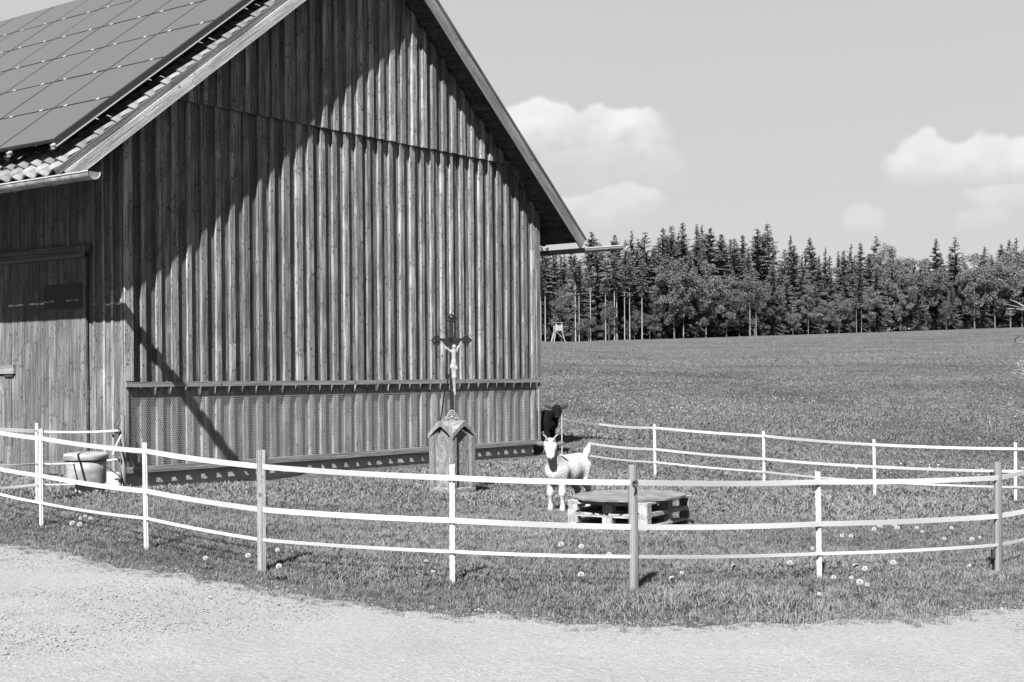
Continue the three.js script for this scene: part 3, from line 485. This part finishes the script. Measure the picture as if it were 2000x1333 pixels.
{ // barrel
  const p = onGround(168, 969), t = thing('water_barrel', 'pale plastic barrel with a lid standing on a block by the barn corner', 'barrel', p.toArray(), .2), pl = mat(.17, .6, { map: noiseTex });
  part('stand', new RoundedBoxGeometry(.3, .2, .3, 2, .02).translate(.02, .06, 0), M.concrete, t);
  part('body', new THREE.LatheGeometry([[0, .16], [.245, .16], [.258, .18], [.26, .35], [.262, .5], [0, .5]].map(([x, y]) => new THREE.Vector2(x, y)), 32), pl, t);
  part('lid', new THREE.LatheGeometry([[.265, .475], [.285, .48], [.288, .535], [.28, .555], [.24, .568], [.15, .578], [0, .582]].map(([x, y]) => new THREE.Vector2(x, y)), 32), mat(.2, .6, { map: noiseTex }), t);
  part('strap', tube([V3(.42, .78, -.4), V3(.37, .66, -.26), V3(.33, .52, -.14)], .012, .014, 6), M.white, t); part('strap', tube([V3(.26, .4, .1), V3(.36, .3, 0), V3(.44, .2, -.3)], .008, .008, 6), M.white, t);
  part('handle', box(-.52, -.27, .42, .47, .08, .11), mat(.06, .6), t);
}

// ---------------------------------------------------------------- high seat at the forest edge
{
  const p = onGround(1090, 668), s = thing('hunting_stand', 'pale wooden hunting high seat on splayed legs before the forest', 'high seat', p.toArray(), .3), w = mat(.2, .9, { map: noiseTex }), h = 2.7;
  for (const [x, z] of [[-1, 1], [1, 1], [-1, -1], [1, -1]]) part('leg', bar(V3(x * 1.4, -.2, z * 1.2), V3(x * .75, h, z * .7), .16, .16), w, s);
  part('ladder', merge([bar(V3(-2.0, -.2, .5), V3(-.8, h + .2, .6), .1, .1), bar(V3(-2.0, -.2, 1.0), V3(-.8, h + .2, 1.0), .1, .1), ...[0, 1, 2, 3, 4, 5, 6].map((i) => bar(V3(-1.9 + i * .17, .1 + i * .4, .5), V3(-1.9 + i * .17, .1 + i * .4, 1.0), .06, .06))]), w, s);
  part('brace', bar(V3(-.9, h - .2, 1.0), V3(1.3, .5, 1.15), .09, .09), w, s);
  part('cabin', merge([box(-.9, .9, h, h + 1.15, .72, .8), box(-.9, .9, h, h + 1.15, -.8, -.72), box(-.9, -.82, h, h + 1.15, -.72, .72), box(.82, .9, h, h + 1.15, -.72, .72), box(-.9, .9, h - .08, h, -.8, .8), box(-.9, -.5, h + 1.15, h + 1.8, .72, .8), box(.5, .9, h + 1.15, h + 1.8, .72, .8)]), w, s);
  part('roof', box(-1.05, 1.05, h + 1.8, h + 1.88, -1, 1.0), w, s); part('window', box(-.5, .5, h + 1.16, h + 1.78, .7, .72), M.black, s);
}

// ---------------------------------------------------------------- forest
function triSoup() { const P = []; return { P, tri(a, b, c) { P.push(a.x, a.y, a.z, b.x, b.y, b.z, c.x, c.y, c.z); }, geo() { const g = new THREE.BufferGeometry(); g.setAttribute('position', new THREE.Float32BufferAttribute(P, 3)); g.setAttribute('uv', new THREE.Float32BufferAttribute(new Float32Array(P.length / 3 * 2), 2)); g.computeVertexNormals(); return g; } }; }
function spruceCrown(seed, base, wid, dens = 1, shape = 1) { // unit-height tree 25 m, crown from base*25 to the top
  const R = mulberry(seed), T = triSoup(), H = 25, y0 = base * H;
  for (let y = y0; y < H - .2; y += .5 + R() * .35) {
    const t = (y - y0) / (H - y0), n = Math.round((5 + R() * 2.5) * dens);
    for (let k = 0; k < n; k++) {
      const a = R() * 6.283, L = wid * Math.pow(1 - t, shape) * (.45 + R() * .75) * (t < .12 ? .65 + t * 3 : 1) + .18, yy = y + (R() - .5) * 1.1, dir = V3(Math.cos(a), 0, Math.sin(a)), lat = V3(-dir.z, 0, dir.x), droop = lerp(.42, -.35, Math.pow(t, 1.4)) + (R() - .5) * .2;
      const m = Math.max(2, Math.round(L * 2.4));
      for (let i = 0; i < m; i++) {
        const s = (i + .35) / m, p = dir.clone().multiplyScalar(L * s)  .add(V3(0, Math.min(24.6, yy) - droop * L * s * (1.2 - .3 * s), 0)), len = (.5 + R() * .45) * lerp(1, .62, s) * Math.min(1, .22 + L / 1.9), wdt = (.18 + R() * .16) * Math.min(1, .45 + L / 2.5);
        for (const sd of [-1, 1]) { const q = p.clone().addScaledVector(lat, sd * len * .75).addScaledVector(dir, len * .55).add(V3(0, -len * (.25 + R() * .5), 0)); T.tri(p.clone().addScaledVector(dir, -wdt), p.clone().addScaledVector(dir, wdt).add(V3(0, R() * .1, 0)), q); }
        if (R() < .5) T.tri(p.clone().addScaledVector(lat, -.12), p.clone().addScaledVector(lat, .12), p.clone().add(V3((R() - .5) * .3, -len * .9, (R() - .5) * .3)));
      }
    }
  }
  T.tri(V3(-.08, H - .8, 0), V3(.08, H - .8, 0), V3(0, H + .4, 0)); T.tri(V3(0, H - .8, -.08), V3(0, H - .8, .08), V3(0, H + .4, 0));
  return T.geo();
}
function leafCrown(seed, H, rx, y0, n, leaf, lumps) { // leafy crown: clumps of leaf-sized faces
  const R = mulberry(seed), T = triSoup(), C = []; const ry = (H - y0) / 2, cy = (H + y0) / 2;
  for (let i = 0; i < lumps; i++) { const a = R() * 6.283, u = R() * 2 - 1, q = Math.sqrt(1 - u * u), r = Math.pow(R(), .4); C.push([Math.cos(a) * q * rx * r, cy + u * ry * r, Math.sin(a) * q * rx * r, (.16 + R() * .16) * rx]); }
  for (let i = 0; i < n; i++) { const c = C[Math.floor(R() * lumps)], a = R() * 6.283, u = R() * 2 - 1, q = Math.sqrt(1 - u * u), r = c[3] * Math.pow(R(), .35), p = V3(c[0] + Math.cos(a) * q * r, c[1] + u * r * .8, c[2] + Math.sin(a) * q * r), d = () => V3(R() - .5, R() - .5, R() - .5).multiplyScalar(leaf * 2); T.tri(p.clone().add(d()), p.clone().add(d()), p.clone().add(d())); }
  return T.geo();
}
function trunkGeo(h, r, limbs, seed = 1, bare = 0) { const R = mulberry(seed), L = [tube([V3(0, -.6, 0), V3(.05, h * .4, .03), V3(-.03, h, 0)], r, r * .25, 7)]; for (let i = 0; i < limbs; i++) { const y = h * (.3 + .6 * R()), a = R() * 6.283, l = h * .22 * (1.2 - y / h); L.push(tube([V3(0, y, 0), V3(Math.cos(a) * l * .5, y + l * .35, Math.sin(a) * l * .5), V3(Math.cos(a) * l, y + l * .9, Math.sin(a) * l)], r * .35, r * .08, 4)); } return merge(L); }
{
  const leafM = (v) => mat(v, .9), dark = [.026, .032, .038, .02].map(leafM), mid = [.04, .05, .034].map(leafM), pale = [.056, .066].map(leafM), barkPale = mat(.13, .9), bark = mat(.05, .95), barkMid = mat(.05, .9);
  const spr = [[1, .1, 4.6], [2, .06, 5.2], [3, .14, 4.2], [4, .05, 4.9], [5, .1, 5.6], [6, .08, 4.4]].map(([s, b, w]) => spruceCrown(100 + s, b, w * [1.15, 1.3, 1.02, 1.2, 1.12, 1.4][s - 1], [1.4, 1.1, 1.5, 1.3, .95, 1.4][s - 1], [.86, .78, .95, .8, .9, .72][s - 1])), pine = [[1, .62, 2.7], [2, .7, 2.5], [3, .76, 2.9]].map(([s, b, w]) => spruceCrown(200 + s, b, w, 1.15, .6));
  const leafy = [1, 2, 3].map((s) => leafCrown(300 + s, 17, 4.4, 2.5, 9000, .24, 70)), roundC = leafCrown(350, 21, 5.4, 7, 13000, .24, 90), bushC = [1, 2].map((s) => leafCrown(360 + s, 5, 2.6, .2, 3000, .22, 26));
  const tS = trunkGeo(24, .24, 0), tP = trunkGeo(24, .21, 0, 4), tL = trunkGeo(15, .2, 12, 5), tR = trunkGeo(18, .3, 12, 6), tB = trunkGeo(3, .08, 8, 7);
  const protos = {};
  const kinds = {
    spruce: ['spruce_tree', 'dark dense spruce standing among others in the rows behind the forest edge', 'spruce', 'dense spruces inside the forest'], front: ['spruce_tree', 'dark spruce with low branches in the front row facing the meadow', 'spruce', 'front row spruces of the forest'], high: ['spruce_tree', 'tall spruce whose pointed top stands out against the sky', 'spruce', 'tall spruces on the skyline'], pine: ['bare_trunk_tree', 'conifer with a long bare pale trunk at the forest edge', 'conifer', 'bare-trunked conifers at the forest edge'],
    leafy: ['leafy_tree', 'lighter grey leafy tree standing in front of the dark spruces', 'leafy tree', 'leafy trees at the forest edge'], bush: ['bush', 'low leafy bush under the trees at the forest edge', 'bush', 'bushes at the foot of the forest'],
  };
  function tree(kind, px, D, h, crown, trunk, cm, tm, ref, label) {
    const key = kind + '|' + crown.uuid + '|' + cm.uuid + tm.uuid; const x = (px - CX) / F * D, z = -D, [n, l, c, g] = label || kinds[kind]; let o;
    if (!protos[key]) { o = protos[key] = new THREE.Group(); part('trunk', trunk, tm, o); part('crown', crown, cm, o); } else o = protos[key].clone();
    o.name = nm(n); o.position.set(x, G(x, z), z); o.rotation.y = hash2(px * 7 | 0, D * 3 | 0) * 6.28; const k = h / ref; o.scale.set(k * (.9 + .25 * hash2(px | 0, D | 0, 4)), k, k * (.9 + .25 * hash2(px | 0, D | 0, 5))); tag(o, l, c, g); scene.add(o); return o;
  }
  const edgeD = (px) => lerp(326, 400, clamp((px - 1050) / 950, -.3, 1.3)), hTop = (px, top, D) => { const x = (px - CX) / F * D, yb = G(x, -D) - EYE, yt = (CY - ROLL * (px - CX) - top) / F * D; return yt - yb; };
  const R = mulberry(909), P = (a) => a[Math.floor(R() * a.length)];
  const profile = [[930, 470], [1050, 476], [1160, 470], [1235, 466], [1300, 456], [1340, 448], [1400, 452], [1440, 470], [1500, 466], [1560, 478], [1620, 494], [1680, 494], [1745, 496], [1800, 502], [1860, 492], [1900, 500], [1960, 494], [2060, 490], [2200, 490]];
  const topAt = (px) => { let i = 0; while (i < profile.length - 2 && px > profile[i + 1][0]) i++; const [a, b] = [profile[i], profile[i + 1]]; return lerp(a[1], b[1], clamp((px - a[0]) / (b[0] - a[0]))); };
  // the trees that stand out against the sky
  for (const [px, top] of [[1158, 452], [1203, 458], [1236, 450], [1262, 452], [1297, 444], [1314, 440], [1336, 432], [1363, 436], [1374, 438], [1390, 444], [1411, 456], [1437, 464], [1452, 458], [1482, 446], [1502, 436], [1546, 458], [1584, 462], [1614, 482], [1639, 490], [1651, 488], [1665, 476], [1683, 472], [1714, 460], [1831, 464], [1868, 462], [1926, 480], [1958, 476], [1974, 466], [1988, 464], [2010, 466], [2060, 470]]) { const D = edgeD(px) + 10 + R() * 10, h = hTop(px, top, D); tree('high', px, D, h, P(spr), tS, P(dark), bark, 25); }
  // filling rows
  for (let row = 0; row < 4; row++) for (let px = 925 + row * 7; px < 2180; px += 20 + R() * 13) {
    const D = edgeD(px) + 3 + row * 7 + R() * 4, top = topAt(px) + R() * R() * 62 + (row === 0 ? 12 + R() * 50 : 0), h = hTop(px, top, D);
    if (row === 0 && px < 1290) continue;
    tree(row ? 'spruce' : 'front', px, D, h, P(spr), tS, P(dark), bark, 25);
  }
  // pale bare trunks in front on the left, and a few further right
  for (const px of [1057, 1066, 1125, 1132, 1154, 1184, 1201, 1206, 1221, 1231, 1255, 1336, 1466, 1478, 1674, 1684]) { const D = edgeD(px) - 1 + R() * 2, tall = px < 1280, o = tree('pine', px, D, hTop(px, topAt(px) + (tall ? 20 : 60) + R() * 30, D), P(pine), tP, P(dark), barkPale, 25); o.scale.x *= .8; }
  // lighter leafy trees
  for (const [px, top, pal] of [[1318, 500, 0], [1345, 520, 0], [1380, 505, 0], [1290, 560, 0], [1270, 600, 0], [1190, 590, 0], [1150, 610, 0], [1360, 570, 0], [1445, 580, 0], [1550, 600, 0], [1580, 560, 0], [1640, 570, 0], [1735, 600, 0], [1850, 590, 0], [1420, 540, 0], [1475, 520, 0], [1515, 560, 0], [1095, 560, 0], [1240, 600, 0], [1700, 560, 1], [1760, 525, 1], [1610, 590, 0], [1810, 500, 0], [1905, 490, 0], [1945, 500, 0], [1975, 486, 1], [1998, 480, 1], [2030, 490, 1], [2080, 480, 1]]) { const D = edgeD(px) - 1 + R() * 5; tree('leafy', px, D, hTop(px, top, D), P(leafy), tL, P(pal ? pale : mid), barkMid, 17); }
  { const D = edgeD(1745) + 4; tree('round', 1745, D, hTop(1745, 478, D), roundC, tR, leafM(.055), bark, 21, ['round_tree', 'broad round-topped leafy tree rising among the spruces', 'tree']); }
  for (let px = 1040; px < 2100; px += 14 + R() * 26) { const D = edgeD(px) + 2 + R() * 8; tree('bush', px, D, 2 + R() * 4, P(bushC), tB, P(R() < .3 ? mid : dark), bark, 5); }
}

// ---------------------------------------------------------------- grass, flowers, stones
const inBarn = (x, z) => { const d = V3(x, 0, z).sub(BARN0), u = d.dot(BU), o = d.dot(BN); return u > -.02 && u < 10.25 && o < -.06 && o > -24; };
{
  const R = mulberry(4242);
  function clump(n, rad, h, w, seed, lean) { const r = mulberry(seed), T = triSoup(); for (let i = 0; i < n; i++) { const a = r() * 6.283, q = Math.sqrt(r()) * rad, p = V3(Math.cos(a) * q, -.01, Math.sin(a) * q), L = h * (.5 + r() * .7), b = r() * 6.283, l = lean * (.3 + r()), m = p.clone().add(V3(Math.cos(b) * L * l * .35, L * .6, Math.sin(b) * L * l * .35)), t = p.clone().add(V3(Math.cos(b) * L * l, L * (1 - .3 * l), Math.sin(b) * L * l)), s = V3(-Math.sin(b), 0, Math.cos(b)).multiplyScalar(w * (.6 + r() * .6)); const mL = m.clone().addScaledVector(s, .8), mR = m.clone().addScaledVector(s, -.8); T.tri(p.clone().add(s), mL, p.clone().sub(s)); T.tri(p.clone().sub(s), mL, mR); T.tri(mL, t, mR); } return T.geo(); }
  const grassM = mat(1, .85);
  function field(count, d0, d1, geo, smin, smax, keep, tone) {
    const m = new THREE.InstancedMesh(geo, grassM, count), q = new THREE.Object3D(), c = new THREE.Color(); let i = 0, tries = 0;
    while (i < count && tries++ < count * 6) {
      const D = Math.sqrt(lerp(d0 * d0, d1 * d1, R())), x = (R() * 2 - 1) * .46 * D, z = -D; if (!keep(x, z, D)) continue;
      const patch = fbm(x * .7, D * .7, 17, 3), p2 = fbm(x * .16, D * .1, 27, 3); q.position.set(x, G(x, z) - .005, z); q.rotation.set(0, R() * 6.283, 0); const s = lerp(smin, smax, R()) * (.65 + .7 * patch) * nearWall(x, z) * (D < 18 ? .5 + .5 * sstep(-.1, 1.3, D - roadD(x) + (patch - .5)) : 1); q.scale.set(s, s, s); q.updateMatrix(); m.setMatrixAt(i, q.matrix);
      c.copy(grey(tone * (.55 + R() * .68 + .6 * (patch - .5) + .9 * (p2 - .5)))); m.setColorAt(i, c); i++;
    }
    m.count = i; return m;
  }
  const nearWall = (x, z) => { const d = V3(x, 0, z).sub(BARN0), u = d.dot(BU), o = d.dot(BN); return u > -1 && u < 11 && o > -.2 ? .28 + .72 * sstep(.2, 1.6, o) : Math.hypot(x - 1.35, z + 15.75) < 1.3 ? .3 : Math.hypot(x - .6, z + 17) < .7 ? .55 : 1; };
  const ok = (x, z, D) => !inBarn(x, z) && D > roadD(x) - .35;
  const near = (x, z, D) => { if (!ok(x, z, D)) return false; const e = D - roadD(x); return R() < sstep(-.2, 1.5, e + (fbm(x * 2, D * 2, 5, 4) - .5) * 1.9) * .9 + .1; };
  const g1 = [1, 2, 3].map((s) => clump(12, .06, .085, .0032, s, .8));
  for (const g of g1) tag(stuff(field(52000, 9, 17, g, .7, 1.35, near, .073), 'grass'), 'short lawn grass of the paddock near the gravel');
  for (const s of [4, 5]) tag(stuff(field(50000, 16.5, 32, clump(12, .085, .1, .0055, s, .8), .75, 1.25, ok, .07), 'grass'), 'grass of the paddock around the barn and behind the goats');
  for (const s of [6, 7]) tag(stuff(field(150000, 31, 110, clump(9, .12, .08, .0075, s, .9), .7, 1.3, ok, .064), 'meadow_grass'), 'meadow grass beyond the far fence');
  tag(stuff(field(150000, 105, 345, clump(8, .4, .1, .025, 8, 1), .7, 1.2, ok, .061), 'meadow_grass'), 'far meadow grass below the forest');
  // small white flowers far out in the meadow
  const fl = new THREE.InstancedMesh(new THREE.IcosahedronGeometry(.014, 0), mat(.3, .9), 1500), q = new THREE.Object3D();
  for (let i = 0, k = 0; i < 1500; k++) { const D = 24 + Math.pow(R(), 1.2) * 90, x = (R() * 2 - 1) * .44 * D, z = -D; if (inBarn(x, z)) continue; const p = fbm(x * .25 + 5, D * .16, 47, 3); if (p < .5 + R() * .2 && k < 400000) continue; q.position.set(x, G(x, z) + .1 + R() * .06, z); const s = .6 + R() * .9 + D * .006; q.scale.set(s, s * .6, s); q.updateMatrix(); fl.setMatrixAt(i++, q.matrix); }
  tag(stuff(fl, 'meadow_flowers'), 'scattered small white flowers in the meadow');
  // loose stones on the gravel
  const st = new THREE.IcosahedronGeometry(1, 1), pa = st.attributes.position; for (let i = 0; i < pa.count; i++) { const x = pa.getX(i), y = pa.getY(i), z = pa.getZ(i), k = .75 + .5 * vnoise(x * 1.7 + 9, y * 1.7 + z * 2.1 + 9, 3); pa.setXYZ(i, x * k, y * k * .62, z * k * .85); } st.computeVertexNormals();
  const N = 60000, pe = new THREE.InstancedMesh(st, mat(1, .95), N); let i = 0;
  while (i < N) { const D = 5.5 + Math.pow(R(), .8) * 12, x = (R() * 2 - 1) * .46 * D; if (D > roadD(x) + .25) continue; const pat = fbm(x * 1.3, D * 1.3, 77, 3); if (R() > .25 + pat * .8) continue; const s = (.0018 + Math.pow(R(), 4) * .007 + (R() < .008 ? .007 : 0)); q.position.set(x, G(x, -D) + .006 + s * .25, -D); q.rotation.set(R() * .5, R() * 6.28, R() * .5); q.scale.set(s, s, s); q.updateMatrix(); pe.setMatrixAt(i, q.matrix); pe.setColorAt(i, grey(.085 + R() * .045)); i++; }
  tag(stuff(pe, 'loose_gravel'), 'loose stones and grit on the pale gravel road');
}
{ // dandelion clocks
  const R = mulberry(31), stem = tube([V3(0, -.02, 0), V3(.006, .07, 0), V3(0, .13, 0)], .003, .0025, 5), T = triSoup();
  for (let i = 0; i < 420; i++) { const u = 1 - 2 * (i + .5) / 420, a = i * 2.39996, q = Math.sqrt(1 - u * u), d = V3(Math.cos(a) * q, u, Math.sin(a) * q), s = V3(hash2(i, 1) - .5, hash2(i, 2) - .5, hash2(i, 3) - .5).normalize().multiplyScalar(.006); T.tri(d.clone().multiplyScalar(.008), d.clone().multiplyScalar(.0235).add(s), d.clone().multiplyScalar(.0235).sub(s)); }
  T.tri(V3(0, 0, 0), V3(.001, 0, 0), V3(0, 0, .001)); const head = merge([T.geo(), new THREE.SphereGeometry(.014, 10, 8)]).translate(0, .13, 0), hm = new THREE.MeshPhysicalMaterial({ color: grey(.5), roughness: 1, transmission: .5, thickness: 0, side: THREE.DoubleSide }), smt = mat(.12, .9), RO = triSoup(), rosM = mat(.03, .8); for (let i = 0; i < 11; i++) { const a = i * .571 * 1.0, L = .07 + .04 * hash2(i, 3), d = V3(Math.cos(a), 0, Math.sin(a)), w = V3(-d.z, 0, d.x).multiplyScalar(.013), m = d.clone().multiplyScalar(L * .6).add(V3(0, .05, 0)), e = d.clone().multiplyScalar(L).add(V3(0, .03, 0)); RO.tri(V3(0, 0, 0), m.clone().add(w), m.clone().sub(w)); RO.tri(m.clone().add(w), e, m.clone().sub(w)); }
  const rosette = RO.geo(); let proto;
  for (const [px, py] of [[1601, 1166], [1748, 1113], [1690, 1122], [1662, 1132], [1629, 1135], [1673, 1118], [1681, 1144], [1695, 1150], [1680, 1155], [1313, 1138], [1138, 1138], [1437, 1114], [1137, 1078], [1098, 1076], [1803, 1040], [1705, 1040], [1720, 1034], [1748, 1032], [1752, 1038], [1792, 1034], [1664, 1053], [1645, 1052], [1858, 1034], [1915, 1050], [1588, 1076], [1845, 1056], [1898, 1060], [1893, 1110], [402, 1097], [488, 1095], [544, 1120], [541, 1084], [158, 1018], [176, 1018], [164, 1010], [143, 1032], [155, 1036], [848, 1126], [832, 1100], [1190, 1096], [1540, 1110], [1330, 1125]]) {
    const p = onGround(px, py + 16); let o; if (!proto) { o = proto = new THREE.Group(); part('stem', stem, smt, o); part('seed_head', head, hm, o); part('leaf_rosette', rosette, rosM, o); } else o = proto.clone();
    o.name = nm('dandelion'); o.position.copy(p); o.rotation.set((R() - .5) * .3, R() * 6, (R() - .5) * .3); const s = .6 + R() * .42; o.scale.set(s, s, s); tag(o, 'white dandelion clock in the grass beside the front fence', 'dandelion', 'dandelion clocks along the front fence'); scene.add(o);
  }
}
{ // shrub whose twigs reach in from the right
  const p = onGround(2075, 800), D = -p.z, t = thing('flowering_shrub', 'bare branching shrub with white blossoms reaching in from the right edge', 'shrub', p.toArray()), w = mat(.08, .9), k = D / F;
  const L = (a) => a.map(([x, y]) => V3((x - 2075) * k, (800 - y) * k, (hash2(x, y) - .5) * .8)), bl = [];
  part('stem', tube(L([[2075, 802], [2070, 740], [2062, 690], [2050, 640], [2040, 600]]), 6 * k, 2.5 * k, 7), w, t);
  for (const br of [[[2055, 640], [2020, 606], [1990, 600], [1962, 595]], [[2050, 655], [2010, 610], [1990, 604], [1972, 602]], [[2064, 700], [2020, 672], [1992, 668], [1987, 662], [1990, 655]], [[2066, 720], [2030, 712], [2002, 708], [1990, 712]], [[2068, 735], [2030, 730], [2000, 724], [1988, 722]], [[2000, 602], [1990, 592], [1980, 584]], [[2060, 670], [2090, 630], [2120, 600]], [[2066, 710], [2100, 690], [2130, 670]]]) part('branch', tube(L(br), 2.2 * k, .9 * k, 5), w, t);
  const R = mulberry(88); for (let i = 0; i < 260; i++) { const x = 1988 + R() * 120, y = 700 + R() * 32; bl.push(new THREE.IcosahedronGeometry((.7 + R() * 1.3) * k, 0).translate((x - 2075) * k, (800 - y) * k, (R() - .5) * 1.2)); }
  const b = part('blossom', merge(bl), mat(.14, .9), t); b.userData.kind = 'stuff';
}
renderer.render(scene, camera);
